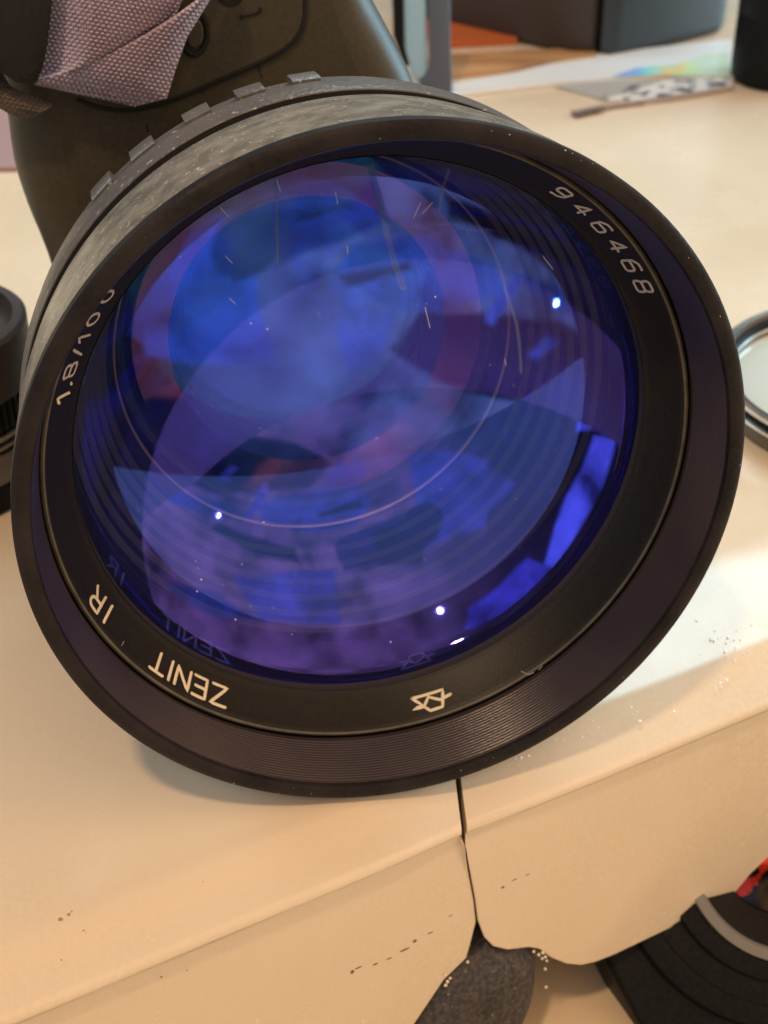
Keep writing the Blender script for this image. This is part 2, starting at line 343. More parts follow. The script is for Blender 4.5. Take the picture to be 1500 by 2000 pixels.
rs = slab('white_slab', 'cream plastic slab right of the crack, with a notched lower corner', rf, (along(onfront(917, 1620)), .5), cut=-1)
# stains on the front of the left slab
def front_spot(x, y, r, m, name, ex=(1, 1), lab=None):
    p = onfront(x, y)+EN*.00002
    bm = bmesh.new(); vsn = []
    for k in range(9):
        a = 2*pi*k/9; q = r*(1+.35*noise.noise(Vector((k*1.3, x, y)))); vsn.append(bm.verts.new(p+ED*(q*ex[0]*cos(a))+Vector((0, 0, q*ex[1]*sin(a)))))
    c = bm.verts.new(p+EN*.00008)
    for k in range(9): bm.faces.new((vsn[k], vsn[(k+1) % 9], c))
    return bm
slabs = [o for o in C.objects if o.name.startswith('white_slab')]
left_slab, right_slab = slabs
bm = bmesh.new()
for x, y, r, e in ((688, 1898, .00032, (1, 1.3)), (810, 1838, .00034, (1, 1)), (733, 1883, .00022, (2, .8)), (760, 1872, .0002, (2.5, .7)), (790, 1855, .0003, (3, .7)), (840, 1822, .00022, (2.4, .6)), (700, 1890, .00025, (2.5, .6)), (315, 1908, .00016, (1, 1)), (418, 1838, .00020, (1.2, .8)), (880, 1788, .00016, (2, .6)), (365, 1895, .00012, (1, 1))):
    join(bm, front_spot(x, y, r, None, '', e))
o = finish(bm, 'stain', M['dirt'], left_slab)
bm = bmesh.new()
for x, y, r, e in ((982, 1733, .00028, (1.2, .8)), (1005, 1718, .00018, (3, .6)), (1030, 1708, .00014, (3, .5)), (1390, 1703, .00012, (1, 1))):
    join(bm, front_spot(x, y, r, None, '', e))
finish(bm, 'stain', M['dirt'], right_slab)
# red-brown specks on the rounded shoulder, white crumbs on top of the right slab
bm = bmesh.new()
dg = bpy.context.evaluated_depsgraph_get
def drop(x, y, z=0): return px(x, y, z)
for x, y, r in ((168, 1746, .00028), (130, 1755, .00024), (140, 1780, .00024), (118, 1795, .0003), (174, 1738, .0003), (148, 1764, .0003), (134, 1786, .00026), (122, 1770, .0002), (152, 1770, .00016), (106, 1765, .0002), (163, 1817, .00014), (120, 1875, .00014), (258, 1648, .00012), (397, 1722, .0001)):
    t = 1-min(1, max(0, (1990-x*.41-y)/190)); z = -.0002-.0030*t*t
    join(bm, blob(px(x, y, z), r, (1, 1, .35), x, .5))
finish(bm, 'rusty_speck', M['dirt2'], left_slab)
bm = bmesh.new()
for k in range(58):
    if k < 26: x = 1425+random.gauss(0, 34); y = 1262+random.gauss(0, 20)
    else:
        u = random.random(); x = 965+u*520; y = 1500-u*190+random.gauss(0, 9)-(12 if k % 2 else 0)
    if x > 1496: x = 1490-random.random()*40
    r = random.uniform(.00007, .00022)
    join(bm, blob(px(x, y, r*.4), r, (1, 1.3, .8), k, .6))
cr = finish(bm, 'crumbs', mat('white_crumb', (.9, .9, .88), .3), None); tag(cr, 'tiny white crumbs strewn on the right slab beside the lens rim', 'crumbs', kind='stuff')
# lower surface
ZU = ZB-.016
bm = bmesh.new(); vv = [bm.verts.new(p) for p in (Vector((-.6, -.30, ZU)), Vector((.7, -.30, ZU)), Vector((.7, 1.4, ZU)), Vector((-.6, 1.4, ZU)))]
bm.faces.new(vv); o = finish(bm, 'table_top', M['under'], None); tag(o, None, kind='structure')

# ------------------------------------------------------------------ the big lens
EX = Vector((-.9638543, 0, .2664299)); EXw = dirw(*EX).normalized(); EYw = AX.cross(EXw)
LM = Matrix(((EXw.x, EYw.x, AX.x, 0), (EXw.y, EYw.y, AX.y, 0), (EXw.z, EYw.z, AX.z, H0), (0, 0, 0, 1)))
lens = empty('camera_lens', 'large black lens with blue-violet coated glass, white lettering on its name ring, facing the viewer', 'lens', LM)
lens.rotation_mode = 'XYZ'
def lp(bm, name, m, parent=None, sharp=35): return finish(bm, name, m, parent or lens, sharp, world=False)
# front ring: outer side, lip
prof = [(44.55, -.12), (45.0, -.55), (45.0, -2.2), (44.75, -2.5), (44.55, -9), (44.0, -16), (43.35, -20.8), (43.1, -21.2), (42.2, -21.3), (42.2, -9.6), (42.75, -.9), (42.95, -.35), (43.4, -.05), (43.8, 0)]
lp(lathe(prof, 256, mats_of=lambda i: 1 if 2 <= i <= 6 else 0), 'front_ring', [M['rimblack'], M['side']])
# filter thread: fine turned ribs down the inner wall
prof = []; nr = 17
for i in range(nr):
    z = -.9-8.3*i/nr; r = 42.74-.95*i/nr
    prof += [(r, z), (r-.13, z-.22), (r-.02, z-.44)]
prof += [(41.75, -9.45), (42.9, -9.5), (43.0, -.95)]
lp(lathe(prof, 256), 'filter_thread', M['thread'], sharp=60)
# name ring: raised lip, then a cone down to the glass
prof = [(41.72, -10.4), (41.45, -9.75), (41.2, -9.65), (40.95, -9.85), (40.6, -10.35), (38.4, -14.2), (37.8, -14.75), (37.55, -15.0), (37.55, -16.4), (41.6, -16.4)]
nring = lp(lathe(prof, 256), 'name_ring', M['namering'])
def cone(u):                                    # u: 0 at the outer lip, 1 at the glass
    return 40.75-2.1*u, -10.1-3.75*u
def cpt(t, u, h=0.0):
    r, z = cone(u); nr_, nz_ = .872, -.489       # outward cone tangent components; normal faces axis and front
    return Vector(((r-.87*h)*cos(t), (r-.87*h)*sin(t), z+.49*h))*MM
def stroke_glyph(strokes, t_c, u_c, wdeg, hu, wid, m, name):
    """strokes in a unit box (x right, y up); top of the letter faces outwards, text runs towards smaller angles"""
    bm = bmesh.new()
    for st in strokes:
        pts = [Vector((x, y, 0)) for x, y in st]
        dense = []
        for a, b in zip(pts, pts[1:]):
            n = max(2, int((b-a).length*6))
            dense += [a.lerp(b, k/n) for k in range(n)]
        dense.append(pts[-1])
        path = [cpt(t_c-radians((p.x-.5)*wdeg), u_c-(p.y-.5)*hu, .02) for p in dense]
        up = (cpt(t_c, u_c, 1)-cpt(t_c, u_c, 0)).normalized()
        join(bm, tube(path, wid*MM, 8, flat=.45, up=up))
        for p in (path[0], path[-1]):
            join(bm, blob(p, wid*MM, (1, 1, 1), 0, 0))
    return lp(bm, name, m, nring)
def arc(cx, cy, rx, ry, a0, a1, n=10): return [(cx+rx*cos(radians(a0+(a1-a0)*k/n)), cy+ry*sin(radians(a0+(a1-a0)*k/n))) for k in range(n+1)]
G = {
 'Z': [[(0, 1), (1, 1), (0, 0), (1, 0)]], 'E': [[(1, 1), (0, 1), (0, 0), (1, 0)], [(0, .5), (.85, .5)]],
 'N': [[(0, 0), (0, 1), (1, 0), (1, 1)]], 'I': [[(.5, 0), (.5, 1)]], 'T': [[(0, 1), (1, 1)], [(.5, 1), (.5, 0)]],
 'R': [[(0, 0), (0, 1), (.6, 1)]+arc(.6, .75, .35, .25, 90, -90, 6)+[(0, .5)], [(.5, .5), (1, 0)]],
 '1': [[(.2, .75), (.6, 1), (.6, 0)]], '.': [[(.45, 0), (.55, .04)]], '/': [[(.15, 0), (.85, 1)]],
 '0': [arc(.5, .5, .42, .5, 0, 360, 16)],
 '8': [[(.15, .5), (.05, .65), (.05, .9), (.2, 1), (.8, 1), (.95, .9), (.95, .65), (.85, .5), (.15, .5), (.02, .38), (.02, .1), (.18, 0), (.82, 0), (.98, .1), (.98, .38), (.85, .5)]],
 '6': [[(.9, 1), (.4, 1), (.05, .75), (.02, .12), (.18, 0), (.82, 0), (.98, .12), (.98, .42), (.84, .55), (.05, .55)]],
 '9': [[(.1, 0), (.6, 0), (.95, .25), (.98, .88), (.82, 1), (.18, 1), (.02, .88), (.02, .58), (.16, .45), (.95, .45)]],
 '4': [[(.72, 0), (.72, 1), (.02, .3), (1, .3)]],
}
TXT = [('Z', 63.9, 3.3, .50), ('E', 59.5, 2.9, .50), ('N', 55.5, 3.1, .50), ('I', 52.5, 2.9, .50), ('T', 49.4, 3.3, .50),
       ('I', 34.6, 2.6, .50), ('R', 30.8, 3.0, .50), ('1', 349.3, 2.6, .5), ('.', 347.2, 2.0, .5), ('8', 344.3, 2.6, .5), ('/', 340.8, 2.2, .5), ('1', 338.0, 2.4, .5), ('0', 334.4, 2.8, .5), ('0', 329.8, 2.8, .5),
       ('9', 242.2, 3.0, .46), ('4', 237.1, 3.0, .46), ('6', 232.0, 3.0, .46), ('4', 227.1, 3.0, .46), ('6', 222.2, 3.0, .46), ('8', 217.3, 3.0, .46)]
for ch, t, wd, uc in TXT:
    far = 200 < t < 345
    stroke_glyph(G[ch], radians(t), uc, wd*(.88 if t < 250 and far else 1), .60 if t < 250 and far else .68, .20 if far else .235, M['paintg'] if far else M['paint'], 'letter')
# prism emblem
E1 = [[(.94, .02), (.16, .05), (.31, .96), (.61, .96), (.72, .64), (.55, .19), (.31, .54), (.03, .45)], [(.94, .02), (.75, .53), (.985, .65), (.72, .64)]]
stroke_glyph(E1, radians(108.8), .42, 8.6, .62, .235, M['paint'], 'emblem')
# glass elements
def cap(R, ze, r, n=24, front=True):
    """profile of a spherical face: edge radius r at depth ze, radius of curvature R (+ bulges to the viewer)"""
    s = 1 if R > 0 else -1; Ra = abs(R); out = []
    for i in range(n+1):
        rr = r*(1-i/n); out.append((rr, ze+s*(sqrt(Ra*Ra-rr*rr)-sqrt(Ra*Ra-r*r))))
    return out
def element(R1, z1, R2, z2, r, m1, m2, name='glass_element', segs=128):
    f = cap(R1, z1, r); b = cap(R2, z2, r)[::-1]
    prof = f+b
    n1 = len(f)-1
    bm = lathe(prof, segs, True, lambda i: 0 if i < n1 else (1 if i > n1 and i < len(prof)-1 else 2))
    # remove the zero-length joint at the axis
    bmesh.ops.dissolve_degenerate(bm, dist=1e-9, edges=bm.edges)
    return lp(bm, name, [m1, m2, M['ground']], sharp=50)
cA = coating('front_coating', (.018, .050, .32), .86, .028, (.05, .03, .22))
cB = coating('teal_coating', (.006, .045, .09), .95, .03)
cC = coating('violet_coating', (.040, .034, .30), .90, .04)
cD = coating('blue_coating', (.012, .025, .19), .95, .02)
cE = coating('purple_coating', (.09, .035, .08), .95, .04)
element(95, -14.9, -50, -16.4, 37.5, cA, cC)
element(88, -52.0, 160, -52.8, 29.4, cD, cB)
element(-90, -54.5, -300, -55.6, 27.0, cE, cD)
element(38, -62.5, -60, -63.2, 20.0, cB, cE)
# inner barrel and retaining rings
prof = [(37.6, -16.6), (37.6, -27)]
for q in range(7):                               # light-trap steps down to the second group
    z = -27-q*3.0; prof += [(37.4-1.0*q, z), (37.3-1.0*q, z-2.6)]
prof += [(30.3, -48.6), (29.6, -51), (29.6, -56), (24, -59), (20.2, -61), (20.1, -64), (18, -66), (0.001, -66.2), (0.001, -68), (34, -68), (35.5, -44), (38.8, -34), (41.0, -21.4), (41.6, -16.6)]
lp(lathe(prof, 160), 'inner_barrel', M['inner'], sharp=25)
def ring(r, z, w_, m, name='retaining_ring', depth=.5):
    lp(lathe([(r-w_, z), (r-w_*.4, z+depth), (r, z+depth*.8), (r, z-.6), (r-w_, z-.6)], 160), name, m)
ring(30.4, -49.6, .55, M['brass'], depth=.3); ring(20.5, -60.8, .40, M['brass'], depth=.3)
# focusing ring, ridges and rear barrel
prof = [(43.25, -23.75), (43.4, -23.85), (43.65, -25.6), (43.5, -29.2), (42.9, -29.5), (42.8, -34.2), (40.2, -35.6), (37.4, -43), (36.6, -49), (35, -52), (35, -60), (34, -66), (30, -66), (30, -56), (36, -43), (39.0, -35), (41.9, -23.75)]
lp(lathe(prof, 256), 'focusing_ring', M['grip'])
lp(lathe([(41.0, -21.0), (41.9, -21.2), (41.9, -23.2), (42.8, -23.5), (43.27, -23.6), (43.2, -23.74), (41.0, -23.74)], 160), 'groove', M['gap'])
for k, dg_ in enumerate((283.0, 292.2, 301.5, 312.0, 321.0)):
    t = radians(dg_); hw = radians(2.3); prof2 = [(42.4, -29.5), (43.75, -29.6), (43.92, -29.95), (43.75, -33.8), (42.4, -34.1)]
    bm = bmesh.new(); rows = []
    for j in range(4):
        tt = t-hw+2*hw*j/3; rows.append([bm.verts.new((r*MM*cos(tt), r*MM*sin(tt), z*MM)) for r, z in prof2])
    for A, B in zip(rows, rows[1:]):
        for q in range(5): bm.faces.new((A[q], B[q], B[(q+1) % 5], A[(q+1) % 5]))
    bm.faces.new(rows[0]); bm.faces.new(rows[-1][::-1])
    lp(bm, 'grip_ridge', M['grip'])
lp(lathe([(41.74, -10.2), (41.47, -9.70), (41.2, -9.60), (40.98, -9.78), (41.3, -10.2)], 256), 'name_ring_lip', mat('lit_lip', (.10, .088, .066), .35, var=(.05, .045, .035), vscale=300))  # lip in a lighter colour, the light on its edge painted in
# nicks on the rim edge and in the name ring
rnd = random.Random(11)
def lpt(r, t, z): return LM @ Vector((r*MM*cos(t), r*MM*sin(t), z*MM))
bm = bmesh.new()
for k in range(46):
    t = radians(rnd.choice((rnd.uniform(105, 150), rnd.uniform(60, 150), rnd.uniform(180, 320))))
    join(bm, blob(lpt(rnd.choice((44.5, 44.8, 44.0, 43.3)), t, rnd.uniform(-.05, .02) if k % 3 else -.5), rnd.uniform(.00004, .00011), (1, 1.4, .6), k, .7, 1))
for q in ([(127.6, 40.6), (128.4, 41.2), (129.6, 41.4)], [(130.6, 41.5), (131.6, 41.3)], [(40.5, 40.2), (40.4, 40.6)]):
    join(bm, tube([lpt(r, radians(t), -9.55 if r > 41 else cone((40.75-r)/2.1)[1]+.05) for t, r in q], .00007, 6))
o = finish(bm, 'edge_wear', mat('bare_metal', (.55, .50, .44), .4, metal=.6), lens); tag(o, None, kind='stuff')
# specks and hairline scratches on the front glass
def on_glass(x, y, lift=.00003):
    Rg = .095; zc = -.0149-sqrt(Rg*Rg-.0375**2); Cg = LM @ Vector((0, 0, zc)); d = ray(x, y).normalized()
    b = (CAM-Cg).dot(d); t = -b-sqrt(max(0, b*b-((CAM-Cg).length_squared-(Rg+lift)**2))); return CAM+d*t
rnd = random.Random(5); bm = bmesh.new()
for k in range(95):
    a = rnd.random()*2*pi; q = sqrt(rnd.random())*470; x, y = 690+q*cos(a), 800+q*sin(a)*.98
    join(bm, blob(on_glass(x, y), rnd.choice((.00004, .00005, .00006, .00009)), (1, 1, 1), k, .5, 0))
for x, y in ((490, 632), (522, 643), (515, 1020), (393, 1132), (385, 1155), (460, 1210), (763, 1254), (850, 580)):
    join(bm, blob(on_glass(x, y), .00014, (1, 1, 1), 3, .5, 1))
for x, y, dx, dy in ((430, 405, 16, 18), (440, 500, 14, 14), (448, 582, 12, 12), (655, 375, 5, 24), (822, 395, -14, 30), (845, 395, -20, 22), (678, 480, 1, 16), (540, 350, 8, 24), (985, 700, 4, 14), (830, 600, 10, 40), (1060, 500, 20, 26)):
    join(bm, tube([on_glass(x+dx*u/4, y+dy*u/4) for u in range(5)], .000045, 5))
sm_ = bpy.data.materials.new('smear'); sm_.use_nodes = True; nt_ = sm_.node_tree
d_ = nt_.nodes['Principled BSDF']; d_.inputs['Base Color'].default_value = (.5, .55, .65, 1); d_.inputs['Roughness'].default_value = .35; d_.inputs['Alpha'].default_value = .055
for pth, wd in (([(722, 322), (738, 380), (752, 440), (772, 520), (790, 566)], .0004), ([(878, 330), (862, 380), (858, 430)], .00018), ([(538, 345), (541, 420), (543, 520)], .00015), ([(985, 560), (1010, 640), (1018, 730)], .00022)):
    finish(tube(smooth_path([on_glass(*q) for q in pth], 4), wd, 6, flat=.08, up=AX), 'smear', sm_, lens)
o = finish(bm, 'dust_and_scratches', mat('dust', (.55, .55, .62), .6), lens); tag(o, None, kind='stuff')

# ------------------------------------------------------------------ the camera body behind it
BP = Vector((0, 0, H0))-AX*.0665
def onbody(x, y, d=0.0): return pxp(x, y, BP+AX*d, AX)
out2 = [(-40, -170), (-25, -60), (-8, 120), (14, 225), (30, 340), (58, 430), (98, 528), (180, 760), (330, 1000)]
right = [(900, 620), (885, 400), (850, 260), (822, 170), (800, 122), (768, 60), (735, -2), (700, -90), (655, -170)]
pts = [onbody(*q) for q in out2]+[onbody(*q) for q in ((420, 1080), (800, 1000))]+[onbody(*q) for q in right]
for p in pts: p.z = max(p.z, .0006)
bodyM = Matrix.Translation((BP.x, BP.y, 0))
body = empty('reflex_camera', 'olive-brown camera body standing behind the big lens, door panel facing the viewer', 'camera', bodyM)
back_ext = Vector((-AX.x, -AX.y, 0)).normalized()*.036
pts = smooth_path(pts, 3, True)
for p in pts: p.z = max(p.z, .0006)
def pillow(pts, ext):
    c = sum(pts, Vector())/len(pts); L_ = ext.length; e = ext.normalized(); bm = bmesh.new(); rows = []
    for ins, dp in ((.0075, 0), (.0050, .0003), (.0030, .0011), (.0015, .0024), (.0005, .0042), (0, .0065), (0, L_-.006), (.002, L_-.002), (.006, L_)):
        row = []
        for p in pts:
            q = p+(c-p).normalized()*ins+e*dp; q.z = max(q.z, .0006 if ins < .001 else p.z if p.z < .002 else q.z); row.append(bm.verts.new(q))
        rows.append(row)
    for A, B in zip(rows, rows[1:]):
        for k in range(len(A)): bm.faces.new((A[k], A[(k+1) % len(A)], B[(k+1) % len(A)], B[k]))
    bm.faces.new(rows[0]); bm.faces.new(rows[-1][::-1]); return bm
finish(pillow(pts, back_ext), 'body_shell', M['body'], body, 50)
door = smooth_path([onbody(*q) for q in ((593, -130), (593, 0), (590, 42), (576, 72), (548, 97), (500, 122), (425, 155), (350, 187), (290, 206), (240, 212), (190, 205), (150, 190))], 4)
door += [onbody(100, 100), onbody(60, -130)]
finish(prism([p-AX*.0006 for p in door], AX*.0013, .00035, 2), 'door', M['body'], body, 30)
edge = [p+AX*.0002 for p in door[:-2]]
finish(tube(edge, .00058, 8), 'door_seam', M['gap'], body)
# embossed symbol on the door
bm = bmesh.new()
sy = [onbody(474, 33, .0009), onbody(492, 29, .0009), onbody(510, 22, .0009)]
join(bm, tube(sy, .00013, 6)); join(bm, tube([onbody(472, 29, .0009), onbody(473, 38, .0009)], .00016, 6)); join(bm, tube([onbody(506, 27, .0009), onbody(509, 15, .0009)], .00018, 6))
finish(bm, 'embossed_symbol', M['gap'], body)
c = onbody(378, 62); t = [c+(onbody(378+math.cos(a)*25, 62+math.sin(a)*42)-c)+AX*.0009 for a in [2*pi*k/40 for k in range(40)]]
finish(tube(t, .00045, 8, True), 'lug_ring', M['gap'], body)
t2 = [c+(p-c)*.72+AX*.0004 for p in t]
finish(prism([p-AX*.001 for p in t2], AX*.0014, .0003, 2), 'lug', M['body'], body)
c = onbody(450, -2, .0008); t = [onbody(450+cos(a)*24, -6+sin(a)*20, .0008) for a in [2*pi*k/24 for k in range(24)]]
finish(prism(t, -AX*.0004, 0), 'recess', M['gap'], body)
for q0, q1 in (((392, 172), (397, 184)), ((505, 128), (512, 152)), ((286, 242), (290, 258))):
    finish(tube([onbody(*q0, .0001), onbody(*q1, .0001)], .00009, 6), 'panel_seam', M['gap'], body)

# ------------------------------------------------------------------ woven strap hanging in front of the body
strap = empty('camera_strap', 'folded strap of pinkish woven fabric hanging over the camera body, top left corner', 'strap', Matrix.Translation(onbody(60, -60, .008)))
def weave_sheet(left, rightc, nu, nv, depth, name, m, knots=(38, 30), amp=.00085, bulge=.003):
    """a sheet between two boundary curves (photo points), with woven knots raised on it"""
    def samp(c, t):
        n = len(c)-1; i = min(int(t*n), n-1); f = t*n-i; return (c[i][0]*(1-f)+c[i+1][0]*f, c[i][1]*(1-f)+c[i+1][1]*f)
    bm = bmesh.new(); g = []
    for i in range(nv+1):
        v = i/nv; a = samp(left, v); b = samp(rightc, v); row = []
        for j in range(nu+1):
            u = j/nu; x = a[0]*(1-u)+b[0]*u; y = a[1]*(1-u)+b[1]*u
            kx, ky = x/10.4+y*.012, y/8.0-x*.024
            sh = .5*(int(math.floor(ky)) % 2)
            kn = abs(sin(pi*(kx+sh)))*abs(sin(pi*ky))
            jit = .25*noise.noise(Vector((x*.09, y*.09, 0)))
            d = depth(u, v)+amp*(kn*(1+jit)-.5)
            row.append(bm.verts.new(onbody(x, y, d)))
        g.append(row)
    for A, B in zip(g, g[1:]):
        for k in range(nu): bm.faces.new((A[k], A[k+1], B[k+1], B[k]))
    # thickness: a back sheet joined round the border
    bk = [[bm.verts.new(vv.co-AX*.0016) for vv in (row if i in (0, nv) else (row[0], row[-1]))] for i, row in enumerate(g)]
    def border():
        for i in range(nv): 
            yield g[i][0], g[i+1][0], bk[i+1][0], bk[i][0]
            yield g[i][-1], g[i+1][-1], bk[i+1][-1], bk[i][-1]
        for j in range(nu):
            yield g[0][j], g[0][j+1], bk[0][j+1], bk[0][j]
            yield g[-1][j], g[-1][j+1], bk[-1][j+1], bk[-1][j]
    for q in border(): bm.faces.new(q)
    return finish(bm, name, m, strap, 80)
upL = [(20, -120), (18, -40), (20, 40), (38, 120), (64, 160)]
upR = [(372, -120), (366, -40), (352, 12), (318, 55), (262, 88)]
weave_sheet([(30, -160), (40, -60), (50, 40), (56, 110), (62, 150), (66, 164)], [(400, -160), (372, -60), (357, 0), (338, 38), (300, 64), (250, 96)], 330, 190,
            lambda u, v: .0065+.0045*sin(pi*min(1, u*1.05))-.006*max(0, .42-u)/.42-.002*v, 'upper_fold', M['strap'])
weave_sheet([(440, -60), (402, -8), (338, 38), (290, 68), (210, 108), (130, 140), (64, 160)], [(452, -60), (410, 0), (366, 72), (345, 130), (326, 192), (262, 208), (66, 166)], 150, 330,
            lambda u, v: .0085-.0035*u+.001*sin(pi*u)-.003*max(0, v-.75)/.25, 'lower_fold', M['strap'])
weave_sheet([(-120, -160), (-100, -40), (-60, 60), (-30, 120), (30, 160), (66, 166)], [(110, -160), (104, -60), (100, 20), (92, 90), (84, 130), (72, 160)], 40, 60, lambda u, v: .0105+.001*sin(pi*u)-.004*v, 'shade_sheet', mat('strap_shade', (.008, .007, .007), .8), amp=.0002)  # black sheet standing in for the shaded part of the strap
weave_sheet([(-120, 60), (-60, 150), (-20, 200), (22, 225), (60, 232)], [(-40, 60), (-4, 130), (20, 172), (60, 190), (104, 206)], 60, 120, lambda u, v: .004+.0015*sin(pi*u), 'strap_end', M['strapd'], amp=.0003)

# ------------------------------------------------------------------ things on the slabs behind
def ontable_box(name, m, parent, base, height, bevel=.001, lean=0):
    """base: world points of a footprint; a solid of that height"""
    return finish(prism(base, Vector((0, lean, height)), bevel, 3), name, m, parent, 40)
# strap buckle: upright slotted plate
bp = px(880, 190); bn = Vector((0, -1, .12)).normalized()
def onb(x, y, d=0): return pxp(x, y, bp+bn*d, bn)
bu = empty('buckle', 'upright slate-blue plastic buckle between the camera body and the dark bag', 'buckle', Matrix.Translation(bp))
finish(prism([onb(*q) for q in ((838, -80), (880, -80), (880, 60), (884, 186), (875, 190), (826, 178), (815, 160), (822, 158), (834, 150), (838, 132))], -bn*.006, .0008, 3), 'bar', M['slate'], bu, 40)
finish(prism([onb(*q, -.001) for q in ((786, -80), (828, -80), (833, 20), (834, 140), (826, 156), (806, 152), (790, 100))], -bn*.003, .0008, 3), 'tongue', M['pale_blue'], bu, 40)
finish(prism([onb(*q, -.0005) for q in ((765, -80), (786, -80), (790, 90), (800, 130), (790, 130), (768, 70))], -bn*.004, .0006, 2), 'post', M['darkp'], bu, 40)
# dark bag / camera at the top
b1_, b2_, b3_ = px(880, 58), px(1180, 116), px(1425, 62)
u3 = Vector((0, 0, .10))
bg_ = empty('camera_bag', 'dark brown-black camera case with a grey-blue side at the top edge', 'case', Matrix.Translation(b2_))
backv = (b3_-b2_)*.0+Vector((.02, .12, 0))
finish(prism([px(700, 20), b1_, px(1010, 88), px(1110, 112), px(1165, 112)], Vector((.01, .03, .10)), .002, 3) if False else prism([px(1165, 112), px(1110, 110), px(1000, 84), px(880, 56), px(760, 34), px(900, -60), px(1165, 20)], u3, .0035, 4), 'left_panel', M['brownp'], bg_, 40)
finish(prism([px(1172, 114), px(1195, 116), px(1300, 96), px(1412, 66), px(1412, -20), px(1172, 20)], u3, .004, 4), 'right_panel', M['teal'], bg_, 40)
finish(prism([px(1165, 104), px(1173, 106), px(1173, 30), px(1165, 30)], u3, .0, 2), 'corner_seam', M['gap'], bg_, 40)
o = finish(prism([onb(1056, -40, -.12), onb(1098, -40, -.12), onb(1092, 1, -.12), onb(1066, 2, -.12)], Vector((0, .01, 0)), .0004, 2), 'badge', M['white'], bg_, 40)
# right dark thing
dk = px(1520, 205)
lc = empty('lens_case', 'black cylindrical case cut off by the top right edge of the photo', 'case', Matrix.Translation(dk))
rr = (px(1500, 205)-px(1424, 190)).length*1.15
ctr = px(1424, 120)+Vector((rr*1000*MM, 0, 0)); ctr = px(1430, 165)+Vector((rr, .004, 0)); rm = rr/MM
finish(lathe([(rm*.90, 0.3), (rm*.98, 2.5), (rm, 6), (rm, 21), (rm*.985, 21.4), (rm*1.0, 21.8), (rm*1.0, 70), (.001, 70), (.001, .3)], 96, fr=Matrix.Translation(ctr)), 'case_wall', M['darkp'], lc, 30)
# cards, sheets
def sheet(name, m, label, cat, pts_, th=.0008, z=0.0, parent=None, bev=0):
    o = finish(prism([px(x, y, z+.0002) for x, y in pts_], Vector((0, 0, th)), bev, 2), name, m, parent, 40)
    if parent is None: tag(o, label, cat)
    return o
sheet('orange_card', M['orange'], 'orange-red card lying between the buckle and the dark case', 'card', [(840, 96), (1010, 86), (1000, 60), (860, 40), (830, 50)], .002)
sheet('tan_card', M['wood'], 'tan cardboard strip lying in front of the orange card', 'card', [(840, 158), (1000, 140), (1160, 118), (1165, 100), (1000, 108), (840, 116)], .0015)
film = sheet('plastic_sleeve', M['irid'], 'shiny white plastic sleeve with rainbow reflections beside the black cylindrical case', 'sleeve', [(850, 196), (870, 172), (1000, 148), (1150, 112), (1428, 82), (1432, 158), (1300, 152), (1180, 160), (1080, 168), (980, 180)], .001)
film.data.materials.clear(); film.data.materials.append(M['white'])
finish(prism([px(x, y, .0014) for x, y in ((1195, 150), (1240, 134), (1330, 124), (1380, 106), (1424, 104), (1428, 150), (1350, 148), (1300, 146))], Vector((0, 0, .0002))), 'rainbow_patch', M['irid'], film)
sheet('grey_card', M['grey'], 'small grey card sticking out from under the rainbow sleeve', 'card', [(1085, 170), (1185, 198), (1290, 160), (1180, 158)], .0004)
sheet('printed_strip', M['white'], 'white strip with dark blue marks in front of the rainbow sleeve', 'strip', [(1185, 196), (1260, 204), (1430, 178), (1430, 150), (1300, 160)], .0006)
ps = [o for o in C.objects if o.name == 'printed_strip'][0]
for x, y, q in ((1222, 193, .5), (1256, 184, .5), (1296, 186, 1), (1338, 176, .9), (1402, 164, 1)):
    finish(prism([px(x-16*q, y+1, .001), px(x+12*q, y+4*q, .001), px(x+18*q, y-1, .001), px(x-4*q, y-3*q, .001)], Vector((0, 0, .0002))), 'mark', M['slate'], ps)
tw = [px(1118, 220, .001), px(1180, 208, .001), px(1300, 192, .001), px(1430, 172, .001)]
o = finish(tube(tw, .0011, 8, flat=.5), 'tweezers', M['tool'], None); tag(o, 'thin brown metal tool with a dark tip lying in front of the sleeve', 'tool')
finish(tube([px(1122, 224, .0012), px(1150, 217, .0012), px(1178, 212, .0012)], .0010, 8, flat=.5), 'tip', mat('tool_tip', (.10, .07, .06), .5), o)

sheet('pink_card', mat('pink_card', (.30, .20, .20), .6), 'pinkish grey card at the left edge behind the camera body', 'card', [(-160, 120), (60, 150), (60, 332), (20, 334), (-160, 336)], .001)

bm = bmesh.new(); rnd = random.Random(3)
for k in range(20):
    u = rnd.random(); x = 1150+u*270; y = 184-u*32+rnd.uniform(-7, 10); l = rnd.uniform(5, 20)
    join(bm, prism([px(x, y, .0016), px(x+l, y-l*.12, .0016), px(x+l+2, y+2-l*.12, .0016), px(x+2, y+rnd.uniform(1.2, 2.2), .0016)], Vector((0, 0, .0001))))
o = finish(bm, 'print_marks', mat('print_grey', (.13, .13, .16), .5), ps); tag(o, None, kind='stuff')

